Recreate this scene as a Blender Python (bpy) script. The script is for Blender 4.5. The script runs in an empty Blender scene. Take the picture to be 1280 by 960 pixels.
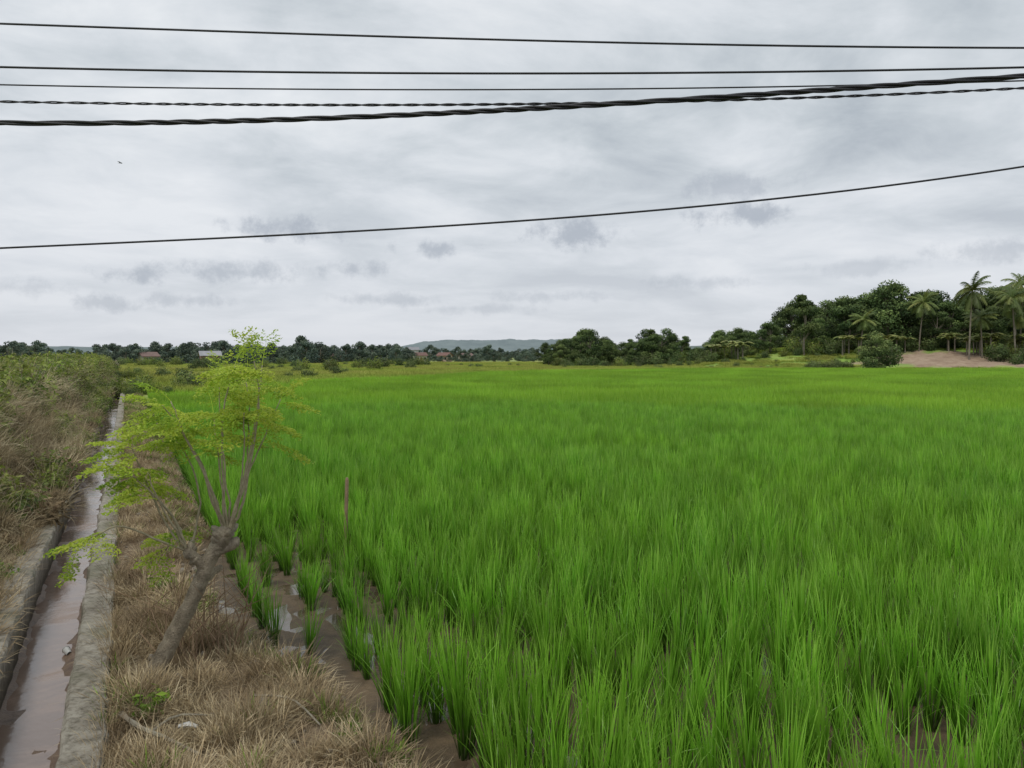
import bpy, math, random
import numpy as np
from mathutils import Vector, noise as mn
R = np.random.RandomState(7); random.seed(7)
sc = bpy.context.scene
sc.view_settings.view_transform='Standard'; sc.view_settings.look='None'; sc.view_settings.exposure=0
D = np.array([-0.452,0.892]); N = np.array([0.892,0.452])   # canal direction, right-hand normal
def ST(x,y): return x*D[0]+y*D[1], x*N[0]+y*N[1]
def XY(s,t): return s*D[0]+t*N[0], s*D[1]+t*N[1]
def sm(x): x=min(1,max(0,x)); return x*x*(3-2*x)
def fb(x,y,f=1.0,z=0.0): return mn.fractal(Vector((x*f,y*f,z)),0.6,2.0,4)

# ---------------------------------------------------------------- helpers
def link(o,parent=None):
    sc.collection.objects.link(o)
    if parent is not None: o.parent=parent
    return o
def mesh(name,V,F,mats=(),attrs=None,smooth=False,midx=None):
    me=bpy.data.meshes.new(name)
    V=np.asarray(V,dtype=float).tolist()
    F=F.tolist() if isinstance(F,np.ndarray) else F
    me.from_pydata(V,[],F)
    for m in mats: me.materials.append(m)
    if attrs:
        for k,a in attrs.items():
            at=me.attributes.new(k,'FLOAT','POINT'); at.data.foreach_set('value',np.asarray(a,dtype=np.float32))
    if smooth: me.polygons.foreach_set('use_smooth',[True]*len(me.polygons))
    if midx is not None: me.polygons.foreach_set('material_index',np.asarray(midx,dtype=np.int32))
    me.update(); return me
def obj(name,me,parent=None,loc=(0,0,0)):
    o=bpy.data.objects.new(name,me); o.location=loc; return link(o,parent)
def empty(name,loc=(0,0,0)):
    o=bpy.data.objects.new(name,None); o.location=loc; return link(o)
class MB:
    def __init__(s): s.V=[];s.F=[];s.n=0;s.A=[];s.M=[]
    def add(s,V,F,a=0.5,m=0):
        V=np.asarray(V,float).reshape(-1,3); F=np.asarray(F,int)
        s.V.append(V); s.F.extend((F+s.n).tolist()); s.n+=len(V)
        s.A.append(np.full(len(V),a) if np.isscalar(a) else np.asarray(a)); s.M.extend([m]*len(F))
    def build(s,name,mats,smooth=False):
        return mesh(name,np.vstack(s.V),s.F,mats,{'var':np.concatenate(s.A)},smooth,s.M)
def tube(mb,P,r,seg=8,a=0.5,m=0,rough=0.0):
    P=np.asarray(P,float); r=np.asarray(r,float)*np.ones(len(P))
    T=np.gradient(P,axis=0); T/=np.linalg.norm(T,axis=1)[:,None]+1e-9
    up=np.array([0,0,1.]) if abs(T[0][2])<0.9 else np.array([1.,0,0])
    V=[]; an=np.arange(seg)*2*math.pi/seg
    for i in range(len(P)):
        b=np.cross(T[i],up); b/=np.linalg.norm(b)+1e-9; c=np.cross(b,T[i]); up=c
        rr=r[i]*(1+rough*R.uniform(-1,1,seg))
        V.append(P[i]+np.outer(np.cos(an)*rr,b)+np.outer(np.sin(an)*rr,c))
    V=np.vstack(V); F=[]
    for i in range(len(P)-1):
        for j in range(seg):
            k=(j+1)%seg; F.append([i*seg+j,i*seg+k,(i+1)*seg+k,(i+1)*seg+j])
    mb.add(V,F,a,m)
    e=len(P)-1
    base=mb.n-len(V); mb.F.append([base+e*seg+j for j in range(seg)]); mb.M.append(m)
def interp(pts,n):
    pts=np.asarray(pts,float); L=len(pts); u=np.linspace(0,L-1,n); out=[]
    for x in u:
        i=min(int(x),L-2); f=x-i
        p0=pts[max(i-1,0)];p1=pts[i];p2=pts[i+1];p3=pts[min(i+2,L-1)]
        out.append(0.5*((2*p1)+(-p0+p2)*f+(2*p0-5*p1+4*p2-p3)*f*f+(-p0+3*p1-3*p2+p3)*f**3))
    return np.array(out)
def leafquads(mb,C,Nn,size,asp=1.0,a=0.5,m=0):
    n=len(C); Nn=Nn/(np.linalg.norm(Nn,axis=1)[:,None]+1e-9)
    r=R.normal(size=(n,3)); A=np.cross(Nn,r); A/=np.linalg.norm(A,axis=1)[:,None]+1e-9
    B=np.cross(Nn,A); s=(np.asarray(size)*np.ones(n))[:,None]
    V=np.stack([C-A*s*asp,C-B*s*.5+Nn*s*.15,C+A*s*asp,C+B*s*.5+Nn*s*.15],1).reshape(-1,3)
    F=np.arange(n*4).reshape(n,4)
    mb.add(V,F,np.repeat(a*np.ones(n),4),m)

# ---------------------------------------------------------------- materials
def newmat(name):
    m=bpy.data.materials.new(name); m.use_nodes=True; nt=m.node_tree
    return m,nt,nt.nodes['Principled BSDF'],nt.nodes['Material Output']
def nd(nt,t,**k):
    n=nt.nodes.new(t)
    for a,b in k.items(): setattr(n,a,b)
    return n
def mixc(nt,f,a,b,bt='MIX'):
    n=nd(nt,'ShaderNodeMix',data_type='RGBA',blend_type=bt)
    for sock,v in ((n.inputs[0],f),(n.inputs[6],a),(n.inputs[7],b)):
        if hasattr(v,'is_output'): nt.links.new(v,sock)
        elif isinstance(v,(int,float)): sock.default_value=v
        else: sock.default_value=(*v,1)
    return n.outputs[2]
def noi(nt,scale,detail=4,rough=.6,vec=None,dist=0):
    n=nd(nt,'ShaderNodeTexNoise'); n.inputs['Scale'].default_value=scale
    n.inputs['Detail'].default_value=detail; n.inputs['Roughness'].default_value=rough; n.inputs['Distortion'].default_value=dist
    if vec is None:
        g=nd(nt,'ShaderNodeNewGeometry'); vec=g.outputs['Position']
    nt.links.new(vec,n.inputs['Vector']); return n.outputs[0]
def ramp(nt,f,stops):
    n=nd(nt,'ShaderNodeValToRGB'); e=n.color_ramp.elements
    while len(e)<len(stops): e.new(0.5)
    for i,(p,c) in enumerate(stops):
        e[i].position=p; e[i].color=(*c,1) if not isinstance(c,(int,float)) else (c,c,c,1)
    nt.links.new(f,n.inputs[0]); return n.outputs[0]
def attr(nt,name): return nd(nt,'ShaderNodeAttribute',attribute_name=name).outputs['Fac']
def bump(nt,bs,f,st=.5,d=.02):
    b=nd(nt,'ShaderNodeBump'); b.inputs['Strength'].default_value=st; b.inputs['Distance'].default_value=d
    nt.links.new(f,b.inputs['Height']); nt.links.new(b.outputs[0],bs.inputs['Normal'])
def leafmat(name,cols,trans=.35,rough=.5,nscale=.5,ncols=None,spec=.3,nf=.5,vv=(.78,1.2)):
    m,nt,bs,out=newmat(name)
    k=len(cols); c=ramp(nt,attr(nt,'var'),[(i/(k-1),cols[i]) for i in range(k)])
    if ncols is not None:
        f=ramp(nt,noi(nt,nscale,4),[(.38,0.),(.62,1.)])
        mu=nd(nt,'ShaderNodeMath',operation='MULTIPLY'); mu.inputs[1].default_value=nf
        nt.links.new(f,mu.inputs[0])
        m2=nd(nt,'ShaderNodeMath',operation='MULTIPLY'); nt.links.new(mu.outputs[0],m2.inputs[0])
        nt.links.new(ramp(nt,attr(nt,'var'),[(.15,.25),(.8,1.)]),m2.inputs[1])
        c=mixc(nt,m2.outputs[0],c,ncols)
    oi=nd(nt,'ShaderNodeObjectInfo'); h=nd(nt,'ShaderNodeHueSaturation')
    mr=nd(nt,'ShaderNodeMapRange'); mr.inputs[3].default_value=vv[0]; mr.inputs[4].default_value=vv[1]
    nt.links.new(oi.outputs['Random'],mr.inputs[0]); nt.links.new(mr.outputs[0],h.inputs['Value']); nt.links.new(c,h.inputs['Color']); c=h.outputs[0]
    nt.links.new(c,bs.inputs['Base Color']); bs.inputs['Roughness'].default_value=rough
    bs.inputs['Specular IOR Level'].default_value=spec
    if trans>0:
        tr=nd(nt,'ShaderNodeBsdfTranslucent'); nt.links.new(c,tr.inputs[0])
        mx=nd(nt,'ShaderNodeMixShader'); mx.inputs[0].default_value=trans
        nt.links.new(bs.outputs[0],mx.inputs[1]); nt.links.new(tr.outputs[0],mx.inputs[2]); nt.links.new(mx.outputs[0],out.inputs[0])
    return m
def simplemat(name,c1,c2,scale=5,rough=.8,bs_=.4,bd=.01,c3=None):
    m,nt,bs,out=newmat(name); n=noi(nt,scale,6)
    c=ramp(nt,n,[(.3,c1),(.7,c2)])
    if c3: c=mixc(nt,ramp(nt,noi(nt,scale*.23,5),[(.5,0.),(.62,1.)]),c,c3)
    nt.links.new(c,bs.inputs['Base Color']); bs.inputs['Roughness'].default_value=rough
    bump(nt,bs,noi(nt,scale*6,5),bs_,bd); return m

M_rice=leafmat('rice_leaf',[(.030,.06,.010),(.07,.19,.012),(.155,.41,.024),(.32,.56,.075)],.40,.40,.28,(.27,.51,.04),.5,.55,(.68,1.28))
M_ricefar=leafmat('rice_leaf_far',[(.04,.10,.010),(.10,.28,.018),(.21,.46,.028),(.36,.58,.06)],.40,.5,.06,(.34,.53,.042),.4,.5)
M_straw=leafmat('dry_straw',[(.11,.08,.045),(.30,.22,.125),(.50,.39,.23),(.68,.58,.39)],.1,.8,2.0,(.18,.125,.075),.1,.8,(.5,1.35))
M_reed=leafmat('dry_reed',[(.13,.095,.055),(.35,.275,.16),(.58,.48,.30),(.74,.65,.45)],.15,.8,1.0,(.22,.17,.085),.1,.6,(.55,1.3))
M_weed=leafmat('green_weed',[(.05,.09,.015),(.12,.24,.03),(.26,.41,.05)],.3,.6,1,(.30,.32,.07),.2,.5)
M_bushleaf=leafmat('bush_leaf',[(.03,.055,.014),(.11,.19,.03),(.29,.39,.06)],.35,.5,.7,(.34,.32,.09),.3,.7,(.55,1.35))
M_deadleaf=leafmat('dead_leaf',[(.08,.055,.035),(.22,.155,.10),(.40,.30,.19)],.1,.8,1,(.20,.18,.07),.1,.5,(.7,1.3))
M_mor=leafmat('moringa_leaf',[(.20,.38,.03),(.42,.62,.05),(.66,.80,.12)],.45,.5,2.5,(.66,.68,.08),.3,.5)
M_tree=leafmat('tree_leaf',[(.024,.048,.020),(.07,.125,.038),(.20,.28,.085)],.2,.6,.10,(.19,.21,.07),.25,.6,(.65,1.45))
M_treehaze=leafmat('haze_tinted_tree_leaf',[(.06,.09,.082),(.095,.135,.108),(.18,.22,.14)],0,.8,.02,(.16,.18,.14),.1,.6,(.7,1.35))  # greyed, bluish leaf colours: atmospheric haze is painted into the albedo
M_palm=leafmat('palm_leaf',[(.06,.10,.03),(.15,.21,.05),(.29,.31,.10)],.25,.5,.3,(.25,.23,.08),.3)
M_grass=leafmat('meadow_grass',[(.10,.15,.025),(.22,.32,.045),(.38,.46,.09)],.2,.7,.025,(.44,.40,.12),.1,.85)
M_bark=simplemat('bark',(.16,.13,.09),(.46,.39,.29),11,.9,1.0,.025,(.33,.30,.23))
M_twig=simplemat('shoot_bark',(.24,.205,.13),(.42,.37,.25),20,.8,.4,.005)
M_trunkfar=simplemat('far_trunk',(.12,.10,.075),(.26,.23,.18),1,.9)
M_wood=simplemat('old_wood',(.20,.13,.08),(.36,.25,.16),14,.9)
M_wire,nt,bs,_=newmat('black_cable'); bs.inputs['Base Color'].default_value=(.016,.017,.02,1); bs.inputs['Roughness'].default_value=.55

M_conc,nt,bs,_=newmat('weathered_concrete')
c=ramp(nt,noi(nt,2.2,8,.7),[(.3,(.20,.175,.14)),(.5,(.37,.335,.275)),(.72,(.52,.485,.41))])
c=mixc(nt,ramp(nt,noi(nt,14,5,.7),[(.46,0.),(.66,.85)]),c,(.11,.095,.065))
c=mixc(nt,ramp(nt,noi(nt,.9,4),[(.50,0.),(.62,.6)]),c,(.14,.14,.08))
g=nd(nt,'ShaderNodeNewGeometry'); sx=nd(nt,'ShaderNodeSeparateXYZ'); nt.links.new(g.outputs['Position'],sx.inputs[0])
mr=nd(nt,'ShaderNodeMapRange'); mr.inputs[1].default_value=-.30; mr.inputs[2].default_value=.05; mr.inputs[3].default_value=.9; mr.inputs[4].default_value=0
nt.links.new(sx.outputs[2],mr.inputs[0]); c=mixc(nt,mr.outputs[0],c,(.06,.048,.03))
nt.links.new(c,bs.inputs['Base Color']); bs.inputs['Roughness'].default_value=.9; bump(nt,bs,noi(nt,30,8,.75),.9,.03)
def watermat(name,c1,c2,rough,sil=.5):
    m,nt,bs,_=newmat(name)
    f=noi(nt,1.3,7,.68,dist=.8)
    nt.links.new(ramp(nt,f,[(.42,c1),(.6,c2)]),bs.inputs['Base Color'])
    nt.links.new(ramp(nt,f,[(.50,rough),(.64,sil)]),bs.inputs['Roughness'])
    bs.inputs['Specular IOR Level'].default_value=.9
    bump(nt,bs,noi(nt,9,5),.25,.01); return m
M_cwater=watermat('silty_water',(.20,.14,.11),(.30,.21,.16),.06,.45)
M_pwater=watermat('paddy_water',(.07,.05,.035),(.13,.09,.06),.05)
M_ground,nt,bs,_=newmat('soil_and_turf')
mud=ramp(nt,noi(nt,4,6),[(.3,(.065,.045,.026)),(.7,(.19,.13,.075))])
dry=ramp(nt,noi(nt,7,8,.75),[(.3,(.09,.062,.04)),(.5,(.22,.155,.095)),(.72,(.38,.30,.20))])
tf=ramp(nt,noi(nt,.035,8,.65),[(.35,(.14,.22,.035)),(.5,(.26,.34,.055)),(.62,(.40,.41,.11)),(.75,(.32,.27,.13))])
c=mixc(nt,attr(nt,'mud'),dry,mud); c=mixc(nt,attr(nt,'turf'),c,tf)
nt.links.new(c,bs.inputs['Base Color'])
rr_=nd(nt,'ShaderNodeMapRange'); rr_.inputs[3].default_value=.92; rr_.inputs[4].default_value=.6; nt.links.new(attr(nt,'mud'),rr_.inputs[0]); nt.links.new(rr_.outputs[0],bs.inputs['Roughness'])
bump(nt,bs,noi(nt,22,8,.7),.8,.04)

# ---------------------------------------------------------------- layout functions
def rice_edge(y): return float(np.interp(y,[0,4.8,5.7,6.7,7.2,7.5,40],[1.82,1.76,1.58,1.38,1.14,.98,.95]))
def rice_far(x): return float(np.interp(x,[-40,-19.5,-18.5,0,30,60,96,160],[38,40,66,112,132,136,126,118]))
def in_rice(x,y):
    s,t=ST(x,y)
    return t>rice_edge(y)+.08*math.sin(s*1.7) and y<rice_far(x)
def gz(x,y):
    s,t=ST(x,y)
    if t<-1.0:
        z=.08+1.05*sm((-1.2-t)/1.5)+.12*fb(x,y,.8)*sm((-1.25-t)/.5)
        z-= 1.0*sm((-6-t)/6)
        return max(z,-.05)
    e=rice_edge(y); w=sm((t-e+.42)/.35)
    z=.06*fb(x,y,1.5)*(1-w)+.02
    if t<0.15: z=z*(t+.12)/.27
    zp=-.10+.045*fb(x,y,2.3,5) if t<60 else -.1
    return z*(1-w)+zp*w

def gsheet(ts,ss):
    V=[];mu=[];tu=[]
    for s in ss:
        for t in ts:
            x,y=XY(s,t); V.append((x,y,gz(x,y)))
            e=rice_edge(y)
            if t<-1:
                mu.append(0); tu.append(sm((-5-t)/4))
            else:
                far=rice_far(x)
                mu.append(sm((t-e+.42+.12*fb(x,y,2))/.25)); tu.append(sm((y-far+1)/4) if t>e else sm((s-18)/30)*.7)
    n=len(ts); F=[[i*n+j,i*n+j+1,(i+1)*n+j+1,(i+1)*n+j] for i in range(len(ss)-1) for j in range(n-1)]
    return V,F,mu,tu
ss=np.concatenate([[-60,-20,-5],np.arange(0,16,.16),np.arange(16,40,.8),np.arange(40,230,5),[260,320,420,600,900,1500,2500,4500]])
tr=np.concatenate([[-.125],np.arange(0,4,.11),np.arange(4,14,.5),np.arange(14,200,5),[240,320,500,900,1800,4500]])
tl=np.concatenate([[-4500,-1500,-500,-200,-90,-40,-20,-14,-10,-8],np.arange(-7,-1.2,.2),[-1.2]])
V1,F1,m1,t1=gsheet(tr,ss); V2,F2,m2,t2=gsheet(tl,ss)
n1=len(V1); F=F1+[[a+n1 for a in f] for f in F2]
obj('ground',mesh('ground',V1+V2,F,[M_ground],{'mud':m1+m2,'turf':t1+t2},True))
pw=mesh('paddy_water',[(*XY(-5,1.45),-.108),(*XY(6.2,1.45),-.108),(*XY(7.6,.75),-.108),(*XY(45,.75),-.108),(*XY(45,70),-.108),(*XY(-5,70),-.108)],[[0,1,2,3,4,5]],[M_pwater])
obj('paddy_water',pw)

# ---------------------------------------------------------------- irrigation canal
prof=[(-.12,-.30),(-.12,.06),(-.135,.09),(-.375,.095),(-.395,.07),(-.43,-.44),(-.94,-.44),(-.93,.08),(-.95,.11),(-1.19,.115),(-1.21,.09),(-1.21,-.30)]
cs=np.concatenate([np.arange(0,22,.14),np.arange(22,60,1.),np.arange(60,131,5)])
V=[]
for s in cs:
    jl=.025*fb(s,3,.5)
    for (t,z) in prof:
        x,y=XY(s,t+jl*.8+.022*fb(s*3,t*9,1)); V.append((x,y,z+ (.022*fb(s*2,t*5,1.3) if z>-.2 else 0)))
n=len(prof); F=[[i*n+j,(i+1)*n+j,(i+1)*n+j+1,i*n+j+1] for i in range(len(cs)-1) for j in range(n-1)]
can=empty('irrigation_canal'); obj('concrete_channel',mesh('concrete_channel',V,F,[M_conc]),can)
V=[]
for s in cs: V+= [(*XY(s,-.96),-.35),(*XY(s,-.41),-.35)]
obj('canal_water',mesh('canal_water',V,[[2*i,2*i+1,2*i+3,2*i+2] for i in range(len(cs)-1)],[M_cwater]))
M_silt=simplemat('wet_silt',(.10,.065,.045),(.20,.135,.09),6,.5,.8,.02)
V=[];nt_=9
for s in np.arange(3,30,.14):
    for j in range(nt_):
        t=-.96+j*.55/(nt_-1); e=abs(j/(nt_-1)-.5)*2
        z=-.386+.055*e**2+.045*fb(s*.9,t*2.5,1.4,7)
        V.append((*XY(s,t),z))
ns=len(V)//nt_; F=[[i*nt_+j,i*nt_+j+1,(i+1)*nt_+j+1,(i+1)*nt_+j] for i in range(ns-1) for j in range(nt_-1)]
obj('silt_bed',mesh('silt_bed',V,F,[M_silt],None,True),can)

# ---------------------------------------------------------------- scatter via geometry nodes
def scatter(name,variants,pts,rots,scl,idx):
    col=bpy.data.collections.new(name+'_kinds')
    for i,me in enumerate(variants):
        o=bpy.data.objects.new('%s_kind_%02d'%(name,i),me); col.objects.link(o)
    pts=np.asarray(pts,float); me=bpy.data.meshes.new(name); me.from_pydata(pts.tolist(),[],[])
    a=me.attributes.new('rot','FLOAT_VECTOR','POINT'); a.data.foreach_set('vector',np.asarray(rots,np.float32).ravel())
    a=me.attributes.new('scl','FLOAT','POINT'); a.data.foreach_set('value',np.asarray(scl,np.float32))
    a=me.attributes.new('idx','INT','POINT'); a.data.foreach_set('value',np.asarray(idx,np.int32))
    o=obj(name,me)
    ng=bpy.data.node_groups.new(name+'_gn','GeometryNodeTree')
    ng.interface.new_socket('Geometry',in_out='INPUT',socket_type='NodeSocketGeometry')
    ng.interface.new_socket('Geometry',in_out='OUTPUT',socket_type='NodeSocketGeometry')
    N_=ng.nodes; L=ng.links
    gi=N_.new('NodeGroupInput'); go=N_.new('NodeGroupOutput'); ip=N_.new('GeometryNodeInstanceOnPoints')
    ci=N_.new('GeometryNodeCollectionInfo'); ci.inputs['Collection'].default_value=col
    ci.inputs['Separate Children'].default_value=True; ci.inputs['Reset Children'].default_value=True
    def na(n,t):
        q=N_.new('GeometryNodeInputNamedAttribute'); q.data_type=t; q.inputs['Name'].default_value=n; return q.outputs['Attribute']
    L.new(gi.outputs[0],ip.inputs['Points']); L.new(ci.outputs[0],ip.inputs['Instance'])
    ip.inputs['Pick Instance'].default_value=True
    L.new(na('idx','INT'),ip.inputs['Instance Index'])
    er=N_.new('FunctionNodeEulerToRotation'); L.new(na('rot','FLOAT_VECTOR'),er.inputs[0]); L.new(er.outputs[0],ip.inputs['Rotation'])
    L.new(na('scl','FLOAT'),ip.inputs['Scale']); L.new(ip.outputs[0],go.inputs[0])
    md=o.modifiers.new('scatter','NODES'); md.node_group=ng
    return o

def blades(n,L,Wd,tilt,curve,r0,segs,cx=0,cy=0,vr=(0,1),mb=None,zb=0.):
    az=R.uniform(0,2*math.pi,n); Ln=R.uniform(L[0],L[1],n); w=R.uniform(Wd[0],Wd[1],n)
    th=np.radians(R.uniform(tilt[0],tilt[1],n)); cu=np.radians(R.uniform(curve[0],curve[1],n))
    br=r0*np.sqrt(R.uniform(0,1,n)); ba=az+R.normal(0,.6,n)
    P=np.stack([cx+br*np.cos(ba),cy+br*np.sin(ba),np.full(n,zb)],1)
    side=np.stack([-np.sin(az),np.cos(az),np.zeros(n)],1)
    side+=R.normal(0,.25,(n,3)); side/=np.linalg.norm(side,axis=1)[:,None]
    rows=[];hv=[]; hv0=R.normal(0,.10,n)
    for k in range(segs+1):
        f=k/segs; ww=w*(np.sin(math.pi*min(.97,.18+.8*f))**.8)*(.9 if k<segs else 0.15)
        rows.append(P-side*ww[:,None]*.5); rows.append(P+side*ww[:,None]*.5)
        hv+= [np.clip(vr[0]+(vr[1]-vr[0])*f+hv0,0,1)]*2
        a=th+cu*f**1.6
        P=P+np.stack([np.sin(a)*np.cos(az),np.sin(a)*np.sin(az),np.cos(a)],1)*(Ln/segs)[:,None]
    V=np.stack(rows,1).reshape(-1,3); H=np.stack(hv,1).reshape(-1)
    q=2*(segs+1); base=np.arange(n)*q; F=[]
    for k in range(segs):
        F.append(np.stack([base+2*k,base+2*k+1,base+2*k+3,base+2*k+2],1))
    F=np.vstack(F)
    if mb is None: mb=MB()
    mb.add(V,F,H); return mb
rv=[]
for i in range(7):
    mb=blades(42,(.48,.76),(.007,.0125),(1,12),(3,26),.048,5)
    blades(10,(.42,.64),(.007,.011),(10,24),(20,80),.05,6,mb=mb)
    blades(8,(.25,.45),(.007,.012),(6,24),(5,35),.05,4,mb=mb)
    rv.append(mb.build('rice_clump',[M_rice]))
rt=[]; G=14; SP=4/14.
for i in range(3):
    mb=MB()
    for a in range(G):
        for b in range(G):
            if R.rand()<.03: continue
            k=R.uniform(.80,1.17)
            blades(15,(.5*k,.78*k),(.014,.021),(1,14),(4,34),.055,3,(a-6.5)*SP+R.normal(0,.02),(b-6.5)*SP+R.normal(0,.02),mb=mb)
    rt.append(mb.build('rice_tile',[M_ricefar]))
P=[];Rr=[];S=[];I=[]; P2=[];R2=[];S2=[];I2=[]
rz=math.atan2(N[1],N[0])
for a in range(-30,60):
    for b in range(0,75):
        s=a*4.; t=.95+2.1+b*4.; x,y=XY(s,t)
        if y<1 or abs(x)>.78*y+7 : continue
        d=math.hypot(x,y)
        if d<36:
            for p in range(G):
                for q in range(G):
                    ts=t+(q-6.5)*SP+R.normal(0,.018); s2=s+(p-6.5)*SP+R.normal(0,.022)
                    xx,yy=XY(s2,ts)
                    if yy<3.0 or not in_rice(xx,yy): continue
                    if abs(xx)>.74*yy+1.5: continue
                    nn=mn.noise(Vector((xx*.35,yy*.35,0)))
                    sc_=R.uniform(.82,1.14)*(1+.18*nn)
                    e=rice_edge(yy)
                    if 6<yy<10.8 and ts<e+1.6 :
                        if R.rand()<.40: continue
                        sc_*=.76
                    elif mn.noise(Vector((xx*.6,yy*.6,3)))>.45 and R.rand()<.45: continue
                    elif R.rand()<.02: continue
                    P.append((xx,yy,gz(xx,yy)-.01)); Rr.append((R.normal(0,.06),R.normal(0,.06),R.uniform(0,6.28))); S.append(sc_); I.append(R.randint(7))
        else:
            if not (in_rice(x,y)): continue
            P2.append((x,y,-.1)); R2.append((0,0,rz+math.pi*R.randint(2))); S2.append(1.0*R.uniform(.97,1.03)); I2.append(R.randint(3))
print('rice',len(P),len(P2))
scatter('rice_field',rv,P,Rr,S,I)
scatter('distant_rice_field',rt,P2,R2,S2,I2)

def leafclump(n,r,size,mat,flat=.8,asp=1.1,stems=12,smat=None,spiky=.3):
    mb=MB(); C=R.normal(size=(n,3)); C/=np.linalg.norm(C,axis=1)[:,None]
    rad=r*R.uniform(.25,1.0,n)**.6
    lump=1+spiky*np.sin(C[:,0]*5+R.rand()*6)*np.sin(C[:,1]*4+R.rand()*6)+spiky*.7*np.sin(C[:,2]*7+C[:,0]*6)
    Nn=C+R.normal(0,.6,(n,3))+np.array([0,0,.5]); C=C*(rad*lump)[:,None]; C[:,2]=C[:,2]*flat+r*flat*.75
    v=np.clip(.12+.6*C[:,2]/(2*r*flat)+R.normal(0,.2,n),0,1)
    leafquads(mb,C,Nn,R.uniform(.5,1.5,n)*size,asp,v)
    for i in range(stems):
        a=R.uniform(0,6.28); e=np.array([math.cos(a)*r*.7,math.sin(a)*r*.7,r*flat*R.uniform(.8,2.0)])
        tube(mb,[np.zeros(3),e*.5+R.normal(0,.05,3)*r,e],[.012*r*2,.008*r*2,.003],4,.3,1)
        m=10; f=R.uniform(.4,1.05,m)[:,None]; leafquads(mb,e*f+R.normal(0,.05,(m,3))*r*1.6,R.normal(0,1,(m,3))+[0,0,1],size*R.uniform(.7,1.4,m),asp,R.uniform(.5,1,m))
    return mb.build('leaf_clump',[mat,smat or M_bark])

# dry grass on the verge
dv=[]
for i in range(5):
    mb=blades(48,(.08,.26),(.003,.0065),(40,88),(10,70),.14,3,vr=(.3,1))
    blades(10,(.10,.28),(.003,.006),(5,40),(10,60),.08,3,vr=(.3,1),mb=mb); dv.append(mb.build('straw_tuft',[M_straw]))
gv=[]
for i in range(3):
    mb=blades(26,(.06,.2),(.004,.009),(10,60),(10,50),.06,3,vr=(.1,1)); gv.append(mb.build('weed_tuft',[M_weed]))
lv=[leafclump(110,.11,.020,M_weed,.7,1.2,6,M_weed) for i in range(2)]
P=[];Rr=[];S=[];I=[]
for k in range(14000):
    s=3.2+70*R.rand()**2.2; t=R.uniform(-.15,2.0); x,y=XY(s,t)
    e=rice_edge(y)
    if t>e+.05 or y<3.4: continue
    if y<11 and t>e-.16+.12*fb(x,y,2): continue
    nse=fb(x,y,1.9,9)
    if nse<-.10 and R.rand()<.88: continue
    g_=R.rand()<(.02+.45*sm((s-13)/20)+.10*(nse>.4)+.25*sm((t-e+.45)/.3))
    P.append((x,y,gz(x,y)-.01)); Rr.append((R.normal(0,.2),R.normal(0,.2),R.uniform(0,6.28))); S.append(R.uniform(.35,1.1)*(1+.5*nse)); I.append((5+(R.randint(5) if R.rand()<.4 else R.randint(3))) if g_ else R.randint(5))
for k in range(1000):
    s=3.5+50*R.rand()**1.5; t=-1.24+R.normal(0,.06); x,y=XY(s,t)
    P.append((x,y,.08)); Rr.append((R.normal(0,.3),R.normal(0,.3),R.uniform(0,6.28))); S.append(R.uniform(.5,1.3)); I.append(R.randint(5) if R.rand()<.8 else R.randint(10))
for k in range(220):
    s=3.5+30*R.rand(); t=-.12+R.normal(0,.03); x,y=XY(s,t)
    P.append((x,y,.05)); Rr.append((R.normal(0,.3),R.normal(0,.3),R.uniform(0,6.28))); S.append(R.uniform(.4,.9)); I.append(R.randint(6))
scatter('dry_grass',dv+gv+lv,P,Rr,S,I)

# left bank: reeds, bushes, dead vines
reed=[]
for i in range(4):
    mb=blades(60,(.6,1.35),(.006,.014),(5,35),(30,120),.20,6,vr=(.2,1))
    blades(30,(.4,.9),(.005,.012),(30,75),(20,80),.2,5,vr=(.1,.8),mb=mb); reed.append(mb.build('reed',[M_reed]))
bush=[leafclump(700,.5,.05,M_bushleaf,1.0,1.2,16,None,.5) for i in range(3)]
dead=[leafclump(420,.45,.04,M_deadleaf,.6,2.4,26,M_wood,.4) for i in range(2)]
P=[];Rr=[];S=[];I=[]
for k in range(5600):
    s=4+125*R.rand()**1.7; t=-1.40-R.rand()**1.3*4.1; x,y=XY(s,t)
    if y<3.6: continue
    n_=fb(s*.45,t*.9,.8,2); up=sm((-1.3-t)/1.7); r=R.rand()
    if s>34: kind='b' if r<.42+.7*n_ else ('r' if r<.93 else 'd')
    elif up>.94: kind='b' if r<.25+1.3*n_ else ('r' if r<.93 else 'd')
    elif up>.30: kind='r' if r<.72+.5*n_ else ('d' if r<.95 else 'b')
    else: kind='d' if r<.5 else ('r' if r<.95 else 'b')
    z=gz(x,y)
    if kind=='b': P.append((x,y,z-.1)); I.append(4+R.randint(3)); S.append(R.uniform(.3,1.35)*(.45+.55*up)*(1+.3*sm(s/60)))
    elif kind=='r': P.append((x,y,z-.05)); I.append(R.randint(4)); S.append(R.uniform(.45,1.2)*(.45+.55*up)*(1+.2*sm((s-10)/20)))
    else: P.append((x,y,z-.08)); I.append(7+R.randint(2)); S.append(R.uniform(.4,.95)*(.45+.55*up))
    lean=.30*(1-up)
    Rr.append((R.normal(0,.2)+.2*lean,R.normal(0,.2)+lean,R.uniform(0,6.28)))
for k in range(230):
    s=13+75*R.rand()**1.3; t=-1.2+R.normal(0,.08); x,y=XY(s,t); q=R.rand()
    P.append((x,y,.05)); I.append(R.randint(4) if q<.6 else (7+R.randint(2) if q<.8 else 4+R.randint(3))); S.append(R.uniform(.4,.85)); Rr.append((R.normal(0,.2)+.1,R.normal(0,.2)+.4,R.uniform(0,6.28)))
scatter('overgrown_bank',reed+bush+dead,P,Rr,S,I)

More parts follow.
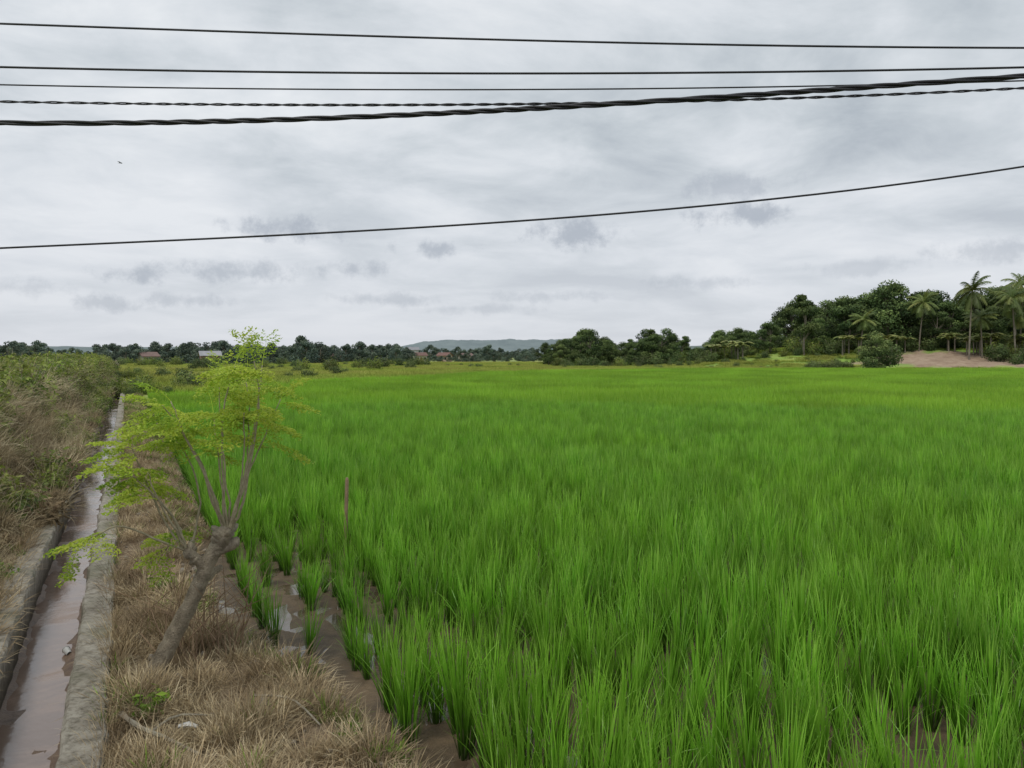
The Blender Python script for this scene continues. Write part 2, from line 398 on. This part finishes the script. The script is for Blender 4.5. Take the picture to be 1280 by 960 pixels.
# ---------------------------------------------------------------- moringa tree (local metres)
mor=empty('moringa_tree',(-2.90,6.15,0))
mb=MB()
tp=interp([(-.06,0,-.12),(0,0,.02),(.15,.02,.32),(.31,.03,.64),(.45,.02,.95),(.56,0,1.13),(.60,0,1.22)],40)
tr_=np.interp(np.linspace(0,1,40),[0,.1,.5,.8,.9,1],[.10,.078,.060,.060,.075,.045])
tube(mb,tp,tr_,16,.5,0,.11)
tube(mb,interp([(.42,.02,.88),(.36,-.03,.97),(.31,-.05,1.02),(.28,-.05,1.05)],10),[.05,.048,.042,.038,.038,.045,.05,.045,.035,.02],10,.5,0,.12)
tube(mb,interp([(.36,.03,.75),(.44,.12,.82),(.5,.15,.86)],5),[.04,.035,.03,.03,.015],8,.5,0,.1)
tube(mb,interp([(.50,.0,1.02),(.60,.03,1.05),(.67,.03,1.12)],6),[.05,.045,.04,.042,.045,.02],9,.5,0,.12)
for i in range(15):
    a=R.uniform(0,6.28); c_=np.array([.58,0,1.17])+np.array([math.cos(a)*.06,math.sin(a)*.055,R.uniform(-.08,.07)])
    if i>11: c_=np.array([.29,-.05,1.04])+R.normal(0,.025,3)
    d_=np.array([math.cos(a),math.sin(a),.8])*.032
    tube(mb,[c_-d_,c_,c_+d_,c_+d_*1.5],[.014,.031,.025,.009],8,.5,0,.15)
BR=[[(.62,0,1.20),(.71,-.03,1.38),(.80,-.06,1.80),(.86,-.08,2.25),(.84,-.12,2.56)],
    [(.60,0,1.20),(.60,.08,1.50),(.53,.16,1.95),(.49,.2,2.36)],
    [(.61,0,1.20),(.69,.10,1.60),(.75,.16,2.05),(.80,.2,2.52)],
    [(.57,0,1.20),(.47,-.1,1.55),(.32,-.2,1.95),(.15,-.25,2.22)],
    [(.29,-.05,1.04),(.22,-.1,1.33),(.05,-.2,1.58),(-.12,-.25,1.72)],
    [(.28,-.05,1.04),(.15,.02,1.28),(-.05,.1,1.46),(-.22,.15,1.5)],
    [(.28,-.05,1.04),(.10,-.15,1.15),(-.15,-.25,1.28),(-.32,-.3,1.22),(-.42,-.32,1.15)],
    [(.31,-.03,1.04),(.35,.1,1.45),(.21,.15,1.80),(.0,.2,1.98)],
    [(.60,0,1.20),(.57,-.05,1.72),(.62,-.1,2.2),(.70,-.1,2.52)],
    [(.57,0,1.20),(.48,.2,1.65),(.38,.35,2.1)],
    [(.62,0,1.20),(.74,.2,1.70),(.93,.3,2.25)],
    [(.28,-.05,1.04),(.16,.1,1.15),(.05,.2,1.1),(-.02,.25,.95)],
    [(.29,-.05,1.04),(.18,-.2,1.4),(.1,-.3,1.72)],
    [(.59,0,1.20),(.52,-.2,1.6),(.40,-.35,2.0),(.30,-.4,2.25)],
    [(.58,0,1.20),(.42,.1,1.5),(.18,.2,1.85),(.02,.2,2.05)],
    [(.60,.02,1.20),(.66,.2,1.6),(.62,.35,2.05),(.60,.4,2.40)],
    [(.27,-.05,1.04),(.1,-.1,1.32),(-.02,-.15,1.7),(-.05,-.2,1.85)],
    [(.63,0,1.18),(.72,-.12,1.45),(.78,-.2,1.85),(.80,-.25,2.15)]]
leaf=MB(); twig=MB()
def frond(p,d,L):
    d=d/np.linalg.norm(d); n=8
    side=np.cross(d,[0,0,1.]); side/=np.linalg.norm(side)+1e-6
    pts=[p]; dd=d.copy()
    for i in range(n): dd=dd+np.array([0,0,-.11]); dd/=np.linalg.norm(dd); pts.append(pts[-1]+dd*L/n)
    pts=np.array(pts); tube(twig,pts,np.linspace(.003,.001,n+1),3,.8)
    tone=R.uniform(.3,.9)
    for i in range(2,n+1):
        for sg in (-1,1):
            pl=L*.42*math.sin(math.pi*(.2+.75*(1-i/(n+1))))+.03
            q=pts[i]; dr=side*sg*.85+dd*.55+R.normal(0,.10,3)+np.array([0,0,-.06]); dr/=np.linalg.norm(dr)
            m=max(3,int(pl/.020)); f=np.linspace(.15,1,m)
            C=q+np.outer(f*pl,dr)
            for s2 in (-1,1):
                off=np.cross(dr,[0,0,1.]); off/=np.linalg.norm(off)+1e-6
                CC=C+off*s2*(.012+.012*R.rand(m))[:,None]+R.normal(0,.004,(m,3))
                leafquads(leaf,CC,np.array([0,-.3,1.])+R.normal(0,.5,(m,3)),R.uniform(.012,.020,m),1.0,np.clip(R.normal(tone,.18,m),0,1))
for bi,b in enumerate(BR):
    pts=interp(b,18); pts[3:]+=np.cumsum(R.normal(0,.006,(15,3)),0)
    tube(mb,pts,np.linspace(.014 if bi in(0,2,3) else .010,.004,18),7,.5,1,.05)
    nf=7 if bi in(0,2,3,8,14) else 4
    for k in range(nf):
        f=R.uniform(.5,1.)**.6; i=min(16,int(f*17)); a=R.uniform(0,6.28)
        base=pts[i]; dr=np.array([math.cos(a),math.sin(a)*.8,R.uniform(.0,.5)])
        if bi in (4,5,6,7,3,14,16): dr[0]-=.2
        frond(base,dr,R.uniform(.20,.38)*(.75 if bi in(4,5,6) else 1))
    frond(pts[-1],pts[-1]-pts[-3]+np.array([0,0,-.02]),.24)
obj('trunk_and_branches',mb.build('trunk',[M_bark,M_twig],True),mor)
obj('leaves',leaf.build('leaves',[M_mor]),mor); obj('leaf_stalks',twig.build('stalks',[M_mor]),mor)
mb=MB()
for i in range(40):
    a=R.uniform(0,6.28); r=R.uniform(.05,.45); p=np.array([-2.75+.6*R.rand()-.2,6.6+r*math.sin(a),.0])
    tube(mb,interp([p,p+np.array([R.normal(0,.12),R.normal(0,.1),.3]),p+np.array([R.normal(0,.28),R.normal(0,.2),R.uniform(.5,.95)])],6),np.linspace(.007,.002,6),4)
obj('dead_stems',mb.build('dead_stems',[M_wood]))

mb=MB(); tube(mb,[(-2.19,10,-.2),(-2.185,10,.4),(-2.17,10,.97),(-2.17,10,1.0)],[.028,.027,.024,.014],7,.5,0,.08); obj('wooden_stake',mb.build('stake',[M_wood]))
mb=MB(); tube(mb,interp([(-2.75,5.35,.08),(-2.5,5.1,.11),(-2.25,4.95,.11),(-1.95,4.75,.11)],12),np.linspace(.020,.008,12),6,.5,0,.15)
tube(mb,interp([(-2.4,5.05,.10),(-2.3,5.2,.14),(-2.1,5.25,.12)],6),np.linspace(.010,.005,6),5)
tube(mb,interp([(-1.9,5.6,.10),(-1.6,5.5,.12),(-1.3,5.15,.1)],8),np.linspace(.010,.005,8),5); obj('fallen_branch',mb.build('branch',[M_bark]))
M_white,nt,bs,_=newmat('white_plastic'); bs.inputs['Base Color'].default_value=(.5,.5,.48,1); bs.inputs['Roughness'].default_value=.4
x,y=XY(8.6,-.50); mb=MB(); tube(mb,[(x,y,-.32),(x-.04,y+.04,-.315),(x-.08,y+.08,-.31)],[.024,.029,.034],12); tube(mb,[(x-.08,y+.08,-.31),(x-.084,y+.084,-.309)],[.037,.037],12); obj('plastic_cup',mb.build('cup',[M_white]))
mb=MB(); tube(mb,[(-2.26,5.15,.09),(-2.2,5.16,.10),(-2.13,5.15,.09)],[.014,.018,.012],5,.5,0,.25); obj('plastic_scrap',mb.build('scrap',[M_white]))
M_stone=simplemat('stone',(.16,.13,.10),(.34,.30,.25),12)
st=[]
for i in range(3):
    n=8; rr=R.uniform(.8,1.2,(5,n)); zz=[-.5,-.25,0.1,.4,.55]; w_=[.5,1,1.05,.75,.3]; V=[]
    for k in range(5):
        for j in range(n):
            a=j/n*6.283; V.append((math.cos(a)*w_[k]*rr[k,j],math.sin(a)*w_[k]*rr[k,j]*.8,zz[k]))
    F=[[k*n+j,k*n+(j+1)%n,(k+1)*n+(j+1)%n,(k+1)*n+j] for k in range(4) for j in range(n)]+[[4*n+j for j in range(n)]]
    st.append(mesh('stone',V,F,[M_stone],smooth=True))
P=[];Rr=[];S=[]
for k in range(240):
    s=4.5+10*R.rand(); t=R.uniform(-.1,1.7); x,y=XY(s,t)
    if t>rice_edge(y): continue
    P.append((x,y,gz(x,y)+.01));Rr.append(R.uniform(0,6,3));S.append(R.uniform(.01,.045))
scatter('stones',st,P,Rr,S,R.randint(0,3,len(P)))

# ---------------------------------------------------------------- overhead cables
def cable(name,Y,pts,r,strands=1,pitch=.7):
    pts=np.array(pts,float); co=np.polyfit(pts[:,0],pts[:,1],2 if len(pts)<5 else 3)
    x=np.arange(-16,16.01,.04 if strands>1 else .25); lo=pts[0,0]*1.15; hi=pts[-1,0]*1.15; z=np.polyval(co,np.clip(x,lo,hi))
    dco=np.polyder(co)
    z=np.where(x<lo,z+(x-lo)*np.polyval(dco,lo),z); z=np.where(x>hi,z+(x-hi)*np.polyval(dco,hi),z)
    mb=MB(); wob=1.3*np.sin(x*.9+Y)+.8*np.sin(x*2.3)
    for k in range(strands):
        ph=2*math.pi*x/pitch+k*2*math.pi/strands+wob; off=0 if strands==1 else r*1.05
        tube(mb,np.stack([x,Y+off*np.cos(ph),z+off*np.sin(ph)],1),r,6)
    return obj(name,mb.build(name,[M_wire],True))
cable('overhead_cable',7.0,[(-4.72,5.66),(-2.36,5.585),(0,5.503),(2.36,5.465),(4.72,5.437)],.0095)
cable('overhead_cable',7.3,[(-4.92,5.374),(-1.84,5.328),(1.23,5.313),(4.92,5.374)],.0105)
cable('overhead_cable',7.6,[(-5.12,5.312),(-1.92,5.272),(0,5.256),(2.08,5.288),(5.12,5.352)],.0075)
cable('twisted_overhead_cable',7.0,[(-4.72,4.943),(-1.77,4.914),(.44,4.921),(1.92,4.958),(4.72,5.068)],.0070,2,.36)
cable('twisted_overhead_cable',6.6,[(-4.446,4.622),(-2.36,4.649),(0,4.733),(1.806,4.844),(3.196,4.955),(4.446,5.025)],.0125,3,.9)
cable('service_drop_cable',6.2,[(-4.177,3.481),(-2.088,3.572),(0,3.703),(2.088,3.873),(4.177,4.147)],.0085)

# ---------------------------------------------------------------- trees
def tree(H,Wd,nl,lsz,mat,trunk=M_trunkfar,lobes=16,bare=.3):
    mb=MB()
    tp=interp([(0,0,-.5),(R.normal(0,.02)*H,R.normal(0,.02)*H,H*.25),(R.normal(0,.04)*H,R.normal(0,.04)*H,H*.55),(R.normal(0,.05)*H,0,H*.85)],10)
    tube(mb,tp,np.linspace(.022*H,.006*H,10),7,.5,1)
    for i in range(lobes):
        zf=R.uniform(bare,1.0); prof=math.sin(math.pi*min(1,(zf-bare)/(1-bare)*.8+.18))**.7
        a=i*2.4+R.normal(0,.4); rad=Wd*.5*prof*R.uniform(.25,.95)
        c=np.array([math.cos(a)*rad,math.sin(a)*rad,zf*H*.92]); lr=R.uniform(.11,.22)*Wd*(1.1-.4*zf)
        j=min(9,int(zf*9*.8)); tube(mb,[tp[j],(tp[j]+c)/2+R.normal(0,.02,3)*H,c],[.008*H,.005*H,.002*H],4,.5,1)
        n=int(nl/lobes); d=R.normal(size=(n,3)); d/=np.linalg.norm(d,axis=1)[:,None]
        r_=lr*R.uniform(.3,1.2,n)**.5; C=c+d*r_[:,None]*np.array([1.15,1.15,.75])
        tone=R.uniform(-.25,.25)
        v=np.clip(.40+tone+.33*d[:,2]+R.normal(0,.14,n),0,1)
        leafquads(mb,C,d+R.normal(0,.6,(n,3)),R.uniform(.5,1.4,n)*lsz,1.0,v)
    return mb.build('broadleaf_tree',[mat,trunk])
def palm(H,mat=M_palm,nf=26,FL=4.6):
    mb=MB(); lean=R.normal(0,.06,2)*H
    tp=interp([(0,0,-.5),(lean[0]*.3,lean[1]*.3,H*.4),(lean[0],lean[1],H)],12); tube(mb,tp,np.linspace(.2,.12,12),7,.5,1)
    top=tp[-1]
    for i in range(nf):
        a=i*2.4+R.normal(0,.2); el=math.radians(R.uniform(-55,80)); d=np.array([math.cos(a)*math.cos(el),math.sin(a)*math.cos(el),math.sin(el)])
        pts=[top]
        for k in range(12): d=d+np.array([0,0,-.14]); d/=np.linalg.norm(d); pts.append(pts[-1]+d*FL/12)
        pts=np.array(pts); tube(mb,pts,np.linspace(.05,.01,13),3,.5,0)
        Pd=interp(pts,38); sd=np.cross(d,[0,0,1.]); sd/=np.linalg.norm(sd)+1e-6; tone=R.uniform(0,.8)
        for j in range(3,38):
            l=FL*.27*math.sin(math.pi*(.12+.8*j/38)); tg=Pd[min(j+1,37)]-Pd[j-1]; tg/=np.linalg.norm(tg)
            for sg in (-1,1):
                e=Pd[j]+(sd*sg*.75+tg*.5+np.array([0,0,-.6])*R.uniform(.6,1.4))*l
                mb.add([Pd[j]-tg*.06,Pd[j]+tg*.09,e],[[0,1,2]],tone)
    return mb.build('palm',[mat,M_trunkfar])
def banana(H=4.5):
    mb=MB()
    for st_ in range(4):
        o=np.array([R.normal(0,.9),R.normal(0,.9),0]); h=H*R.uniform(.5,.7); tube(mb,[o,o+[0,0,h]],[.16,.09],7,.5,1)
        for i in range(8):
            a=R.uniform(0,6.28); d=np.array([math.cos(a)*.5,math.sin(a)*.5,1.]); d/=np.linalg.norm(d); p=o+[0,0,h]
            sd=np.array([-math.sin(a),math.cos(a),0]); V=[];L=H*.5
            for k in range(8):
                w_=.32*math.sin(math.pi*(.08+.88*k/7)); V+=[p-sd*w_+[0,0,-.08],p,p+sd*w_+[0,0,-.08]]
                d=d+np.array([math.cos(a)*.12,math.sin(a)*.12,-.24]); d/=np.linalg.norm(d); p=p+d*L/7
            F=[[3*k+j,3*k+j+1,3*k+j+4,3*k+j+3] for k in range(7) for j in (0,1)]
            mb.add(V,F,R.uniform(.4,1))
    return mb.build('banana',[M_palm,M_trunkfar])
def kn(x,y):
    r=math.hypot((x-100)/78,(y-200)/66); z=5.0*sm((1-r)*1.25) if r<1 else 0
    return max(z,0)
M_knoll,nt,bs,_=newmat('knoll_turf')
tu=ramp(nt,noi(nt,.12,7,.65),[(.35,(.13,.24,.035)),(.5,(.24,.37,.06)),(.7,(.38,.43,.11))])
di=ramp(nt,noi(nt,.4,8,.75),[(.3,(.20,.13,.085)),(.5,(.36,.26,.18)),(.7,(.46,.36,.26))])
c=mixc(nt,ramp(nt,attr(nt,'dirt'),[(.4,0.),(.6,1.)]),tu,di)
nt.links.new(c,bs.inputs['Base Color']); bs.inputs['Roughness'].default_value=.95; bump(nt,bs,noi(nt,2,6),.8,.3)
def dirt(x,y): return 1.25-math.hypot((x-94)/21,(y-156)/13)*.8+.35*fb(x,y,.13)
V=[];dd=[];xs=np.arange(20,182,1.5); ys=np.arange(130,268,1.5)
for y in ys:
    for x in xs:
        z=kn(x,y); V.append((x,y,z-.14+(.5*fb(x,y,.10)*min(1,z)) )); dd.append(max(0,min(1,dirt(x,y))))
n=len(xs); F=[[i*n+j,i*n+j+1,(i+1)*n+j+1,(i+1)*n+j] for i in range(len(ys)-1) for j in range(n-1)]
obj('grassy_knoll',mesh('grassy_knoll',V,F,[M_knoll],{'dirt':dd},True))

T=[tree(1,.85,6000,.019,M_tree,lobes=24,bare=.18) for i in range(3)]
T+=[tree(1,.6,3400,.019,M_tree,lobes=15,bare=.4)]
TF=[tree(1,1.0,2200,.034,M_treehaze,lobes=18,bare=.12) for i in range(4)]
PA=[palm(14.) for i in range(3)]; BA=[banana() for i in range(2)]
SH=[leafclump(1300,.5,.038,M_tree,.9) for i in range(2)]+[leafclump(1200,.5,.038,M_bushleaf,.9)]
def put(name,me,x,y,s,z=None):
    o=obj(name,me,None,(x,y,(kn(x,y) if z is None else z)-.2)); o.scale=(s,s,s) if np.isscalar(s) else s; o.rotation_euler[2]=R.uniform(0,6.28); return o
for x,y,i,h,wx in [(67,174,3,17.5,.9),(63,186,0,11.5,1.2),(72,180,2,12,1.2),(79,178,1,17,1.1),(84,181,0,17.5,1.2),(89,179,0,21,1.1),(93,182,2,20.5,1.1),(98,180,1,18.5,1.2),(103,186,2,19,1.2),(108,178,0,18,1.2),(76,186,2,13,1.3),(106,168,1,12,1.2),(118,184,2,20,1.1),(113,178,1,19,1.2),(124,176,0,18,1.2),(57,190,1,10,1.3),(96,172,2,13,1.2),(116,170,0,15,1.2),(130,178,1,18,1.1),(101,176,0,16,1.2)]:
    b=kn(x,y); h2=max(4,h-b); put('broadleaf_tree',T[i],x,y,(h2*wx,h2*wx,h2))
for x,y,h,w in [(95,158,14.2,1.),(104,157,12.8,1.),(77,168,8.,.9),(110,166,14,1.),(99,160,8.5,.9),(116,172,15,1.),(91,170,11,.9),(107,160,9,.9)]:
    put('coconut_palm',PA[R.randint(3)],x,y,(w,w,h/14))
for x,y in [(80,168),(83,169),(86,170),(99,163),(103,162),(106,160),(52,178),(48,180),(96,168),(108,160),(75,170),(101,165)]: put('banana_plant',BA[R.randint(2)],x,y,R.uniform(1.0,1.5))
put('mango_bush',tree(1,1.15,6500,.028,M_tree,lobes=24,bare=.10),64.5,134,(6.6,6.6,7.0),-.1)
P=[];S=[];I=[]
def rowt(x0,x1,y0,y1,h0,h1,n):
    for k in range(n):
        x=R.uniform(x0,x1); y=R.uniform(y0,y1); P.append((x,y,-.4)); S.append(R.uniform(h0,h1)*(1+.25*mn.noise(Vector((x*.05,y*.02,1))))); I.append(R.randint(4))
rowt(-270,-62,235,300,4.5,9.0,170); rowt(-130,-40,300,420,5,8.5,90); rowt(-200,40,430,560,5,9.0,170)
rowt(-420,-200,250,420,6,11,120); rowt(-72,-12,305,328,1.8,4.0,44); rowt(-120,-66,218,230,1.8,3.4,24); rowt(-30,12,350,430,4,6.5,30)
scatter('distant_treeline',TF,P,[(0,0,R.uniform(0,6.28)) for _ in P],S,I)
P=[];S=[];I=[]
for k in range(95):
    x=R.uniform(9,62); y=196+R.uniform(-8,22)-.1*x; P.append((x,y,-.4)); S.append(R.uniform(5.5,10.6)*(.88+.16*math.sin(x*.37))); I.append(R.randint(4))
for k in range(85):
    x=R.uniform(60,160); y=R.uniform(192,225); P.append((x,y,kn(x,y)-.5)); S.append(R.uniform(6,9) if x<80 else R.uniform(10,15)); I.append(R.randint(3))
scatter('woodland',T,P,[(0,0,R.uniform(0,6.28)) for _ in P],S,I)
P=[];S=[];I=[]
def shr(n,x0,x1,y0,y1,s0,s1):
    for k in range(n):
        x=R.uniform(x0,x1); y=R.uniform(y0,y1); P.append((x,y,kn(x,y)-.25)); S.append(R.uniform(s0,s1)); I.append(R.randint(3))
shr(70,8,60,176,190,1.5,3.8); shr(100,66,130,170,185,2,5); shr(26,55,62,138,142,1.6,2.6); shr(60,98,130,148,168,1.5,4.5); shr(18,46,76,158,178,.8,2.2); shr(25,10,50,170,180,.8,2)
shr(60,-60,-22,62,120,.6,2.0); shr(120,-150,-20,120,225,.8,3.2); shr(60,-20,60,150,200,.6,1.4); shr(25,-34,-24,50,62,.6,1.6)
scatter('shrubs',SH,P,[(0,0,R.uniform(0,6.28)) for _ in P],S,I)
mt=[]
for i in range(3):
    mb=MB()
    for q in range(60): blades(14,(.25,.7),(.02,.05),(5,40),(10,60),.25,2,R.uniform(-2,2),R.uniform(-2,2),mb=mb)
    mt.append(mb.build('meadow',[M_grass]))
P=[];Rr=[];S=[];I=[]
for k in range(8000):
    y=40+260*R.rand()**.8; x=R.uniform(-.75,.8)*y; s,t=ST(x,y)
    if t<1.2 and s<120 and t>-6: continue
    if y<rice_far(x)+2.2 and t>-4: continue
    if fb(x,y,.03,4)<-.25 and y<150: continue
    if dirt(x,y)>.35: continue
    P.append((x,y,kn(x,y)-.15));Rr.append((0,0,R.uniform(0,6.28)));S.append(R.uniform(.6,1.25));I.append(R.randint(3))
scatter('meadow_grass',mt,P,Rr,S,I)

def hill(name,cx,cy,rx,ry,h,c1,c2,nz):
    m,nt,bs,_=newmat(name+'_haze_tint'); nt.links.new(ramp(nt,noi(nt,nz,8,.7),[(.35,c1),(.65,c2)]),bs.inputs['Base Color']); bs.inputs['Roughness'].default_value=1  # hill base colours carry a painted blue-grey tint standing in for air haze
    V=[];nx=160;ny=24
    for j in range(ny):
        for i in range(nx):
            a=i/(nx-1)*2-1; b=j/(ny-1)*2-1; x=cx+a*rx; y=cy+b*ry
            e=sm(1-abs(b))*sm((1-abs(a))*1.7); z=h*e*(.88+.10*fb(a*2,b,.7,cx))+e*h*.05*fb(x,y,.04)-1
            V.append((x,y,z))
    F=[[j*nx+i,j*nx+i+1,(j+1)*nx+i+1,(j+1)*nx+i] for j in range(ny-1) for i in range(nx-1)]
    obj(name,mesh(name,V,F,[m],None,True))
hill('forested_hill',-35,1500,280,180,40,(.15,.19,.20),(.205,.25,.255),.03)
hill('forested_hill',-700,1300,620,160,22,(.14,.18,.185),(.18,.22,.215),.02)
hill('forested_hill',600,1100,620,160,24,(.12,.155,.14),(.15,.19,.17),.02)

# ---------------------------------------------------------------- houses
M_glass,nt,bs,_=newmat('window_glass'); bs.inputs['Base Color'].default_value=(.03,.035,.04,1); bs.inputs['Roughness'].default_value=.15
M_door=simplemat('door_wood',(.12,.07,.04),(.2,.12,.07),4)
def house(x,y,w,d,h,rot,wall,roof,z=-.1):
    e=empty('village_house',(x,y,z)); e.rotation_euler[2]=rot
    mw=simplemat('plaster',wall,tuple(min(1,c*1.15) for c in wall),1.2,.9); mr_=simplemat('roofing',roof,tuple(c*.75 for c in roof),.8,.6)
    a,b=w/2,d/2; mb=MB(); rh=d*.28
    mb.add([(-a,-b,0),(a,-b,0),(a,b,0),(-a,b,0),(-a,-b,h),(a,-b,h),(a,b,h),(-a,b,h),(-a,0,h+rh),(a,0,h+rh)],[[0,1,5,4],[2,3,7,6]])
    mb.F+= [[1,2,6,9,5],[3,0,4,8,7]]; mb.M+=[0,0]; obj('walls',mb.build('walls',[mw]),e)
    mb=MB(); o=.5; dz=rh/b*o
    for sg in (-1,1):
        mb.add([(-a-o,sg*(b+o),h-dz+.05),(a+o,sg*(b+o),h-dz+.05),(a+o,0,h+rh+.05),(-a-o,0,h+rh+.05),(-a-o,sg*(b+o),h-dz+.2),(a+o,sg*(b+o),h-dz+.2),(a+o,0,h+rh+.2),(-a-o,0,h+rh+.2)],[[0,1,2,3],[4,5,6,7],[0,1,5,4],[0,3,7,4],[1,2,6,5]])
    obj('roof',mb.build('roof',[mr_]),e)
    mb=MB()
    for cx in (-.3,.32):
        cx*=w; mb.add([(cx-.6,-b-.02,1),(cx+.6,-b-.02,1),(cx+.6,-b-.02,2.1),(cx-.6,-b-.02,2.1)],[[0,1,2,3]],.5,0)
    mb.add([(-.45,-b-.02,0),(.45,-b-.02,0),(.45,-b-.02,2.05),(-.45,-b-.02,2.05)],[[0,1,2,3]],.5,1)
    obj('windows_and_door',mb.build('openings',[M_glass,M_door]),e)
house(-93,234,5.5,4.2,2.9,.5,(.24,.13,.12),(.36,.36,.38)); house(-116,242,5,4,2.7,.9,(.3,.3,.28),(.22,.14,.12))
house(-63,332,5,4,3,.6,(.34,.28,.25),(.30,.30,.32)); house(-42,345,5.5,4.2,3.,.5,(.38,.36,.34),(.19,.105,.085)); house(-31,350,5.5,4.2,3.,-.5,(.34,.26,.22),(.20,.105,.085)); house(-46,355,4,4,5.6,.3,(.50,.51,.53),(.3,.3,.32))
house(-22,362,6,4,2.8,.7,(.34,.31,.28),(.20,.13,.11)); house(-79,335,6,4,2.8,.3,(.42,.40,.38),(.20,.12,.10))

mb=MB(); tube(mb,[(-.09,0,0),(-.04,0,.01),(.04,0,.01),(.10,0,.0)],[.004,.022,.024,.006],8)
mb.add([(-.03,0,.01),(.04,0,.01),(.02,.14,.05),(-.06,.24,.03)],[[0,1,2,3]]); mb.add([(-.03,0,.01),(.04,0,.01),(.02,-.14,.05),(-.06,-.24,.03)],[[0,1,2,3]])
mb.add([(-.08,0,0),(-.15,.03,0),(-.15,-.03,0)],[[0,1,2]]); obj('flying_bird',mb.build('bird',[M_wire]),None,(-20.6,40,12.75))

# ---------------------------------------------------------------- world
SE,SR=math.radians(62),math.radians(-150)
wd=bpy.data.worlds.new('World'); sc.world=wd; wd.use_nodes=True; nt=wd.node_tree; bg=nt.nodes['Background']
sky=nd(nt,'ShaderNodeTexSky',sky_type='NISHITA'); sky.sun_disc=False; sky.sun_elevation=SE; sky.sun_rotation=SR
tc=nd(nt,'ShaderNodeTexCoord'); sx=nd(nt,'ShaderNodeSeparateXYZ'); nt.links.new(tc.outputs['Generated'],sx.inputs[0])
def mth(op,a,b=None,clamp=False):
    n=nd(nt,'ShaderNodeMath',operation=op,use_clamp=clamp)
    for i,v in enumerate((a,b)):
        if v is None: continue
        if hasattr(v,'is_output'): nt.links.new(v,n.inputs[i])
        else: n.inputs[i].default_value=v
    return n.outputs[0]
zc=mth('MAXIMUM',sx.outputs[2],0.); den=mth('ADD',zc,.16)
cb=nd(nt,'ShaderNodeCombineXYZ'); nt.links.new(mth('DIVIDE',sx.outputs[0],den),cb.inputs[0]); nt.links.new(mth('DIVIDE',sx.outputs[1],den),cb.inputs[1]); cb.inputs[2].default_value=3.7
pl=cb.outputs[0]
n1=noi(nt,.70,6,.5,pl,.7); n2=noi(nt,2.4,7,.60,pl,.4)
f=mth('ADD',mth('MULTIPLY',n1,.68),mth('MULTIPLY',n2,.32))
cl=ramp(nt,f,[(.38,(.41,.46,.51)),(.46,(.58,.63,.67)),(.52,(.72,.76,.80)),(.60,(.88,.905,.93))])
ve=nd(nt,'ShaderNodeMapRange'); ve.inputs[1].default_value=.02; ve.inputs[2].default_value=.28; ve.inputs[3].default_value=.82; ve.inputs[4].default_value=.05
nt.links.new(zc,ve.inputs[0]); cl=mixc(nt,ve.outputs[0],cl,(.70,.725,.78))
puffs=[(-.30,.168,.050,.014,.8),(-.36,.110,.055,.012,.65),(-.50,.108,.030,.011,.75),(-.21,.113,.028,.010,.65),(.08,.160,.045,.013,.8),(-.10,.140,.040,.009,.75),(.285,.222,.055,.012,.55),(.31,.186,.050,.013,.8),(-.16,.074,.060,.007,.5),(-.54,.069,.030,.009,.55),(.64,.140,.050,.012,.5),(.05,.078,.06,.007,.4),(.25,.097,.06,.008,.4),(-.42,.072,.05,.008,.5),(.47,.115,.05,.009,.35),(-.66,.09,.05,.009,.4),(-.03,.062,.06,.006,.4)]
nv=nd(nt,'ShaderNodeTexNoise'); nv.inputs['Scale'].default_value=24; nv.inputs['Detail'].default_value=9; nv.inputs['Roughness'].default_value=.68; nt.links.new(tc.outputs['Generated'],nv.inputs['Vector'])
acc=None
for (a,e,w_,h_,st_) in puffs:
    L=math.sqrt(1+a*a+e*e); c_=(a/L,1/L,e/L)
    sb=nd(nt,'ShaderNodeVectorMath',operation='SUBTRACT'); nt.links.new(tc.outputs['Generated'],sb.inputs[0]); sb.inputs[1].default_value=c_
    ml=nd(nt,'ShaderNodeVectorMath',operation='MULTIPLY'); nt.links.new(sb.outputs[0],ml.inputs[0]); ml.inputs[1].default_value=(1/w_,1/w_,1/h_)
    ln=nd(nt,'ShaderNodeVectorMath',operation='LENGTH'); nt.links.new(ml.outputs[0],ln.inputs[0])
    d_=mth('SUBTRACT',ln.outputs['Value'],mth('MULTIPLY',mth('SUBTRACT',nv.outputs[0],.5),5.0))
    mr=nd(nt,'ShaderNodeMapRange',interpolation_type='SMOOTHSTEP'); mr.inputs[1].default_value=0.; mr.inputs[2].default_value=1.5; mr.inputs[3].default_value=st_; mr.inputs[4].default_value=0
    nt.links.new(d_,mr.inputs[0]); acc=mr.outputs[0] if acc is None else mth('MAXIMUM',acc,mr.outputs[0])
cl=mixc(nt,acc,cl,(.40,.44,.505))
sk=mixc(nt,1.0,sky.outputs[0],(.10,.10,.10),'MULTIPLY')
fin=mixc(nt,.95,sk,cl)
nt.links.new(fin,bg.inputs[0]); bg.inputs[1].default_value=1.0

sun=bpy.data.lights.new('sun','SUN'); sun.energy=1.5; sun.angle=math.radians(14); sun.color=(1,.96,.88)
so=bpy.data.objects.new('sun',sun); link(so)
dirv=Vector((math.sin(SR)*math.cos(SE),math.cos(SR)*math.cos(SE),math.sin(SE))); so.rotation_euler=dirv.to_track_quat('Z','Y').to_euler()

cam=bpy.data.cameras.new('camera'); co_=bpy.data.objects.new('camera',cam); link(co_)
co_.location=(0,0,2.6); co_.rotation_euler=(math.radians(90),0,0)
cam.sensor_width=36; cam.lens=36*950/1280; cam.shift_y=-35/1280; cam.clip_end=8000; cam.clip_start=.05
sc.camera=co_
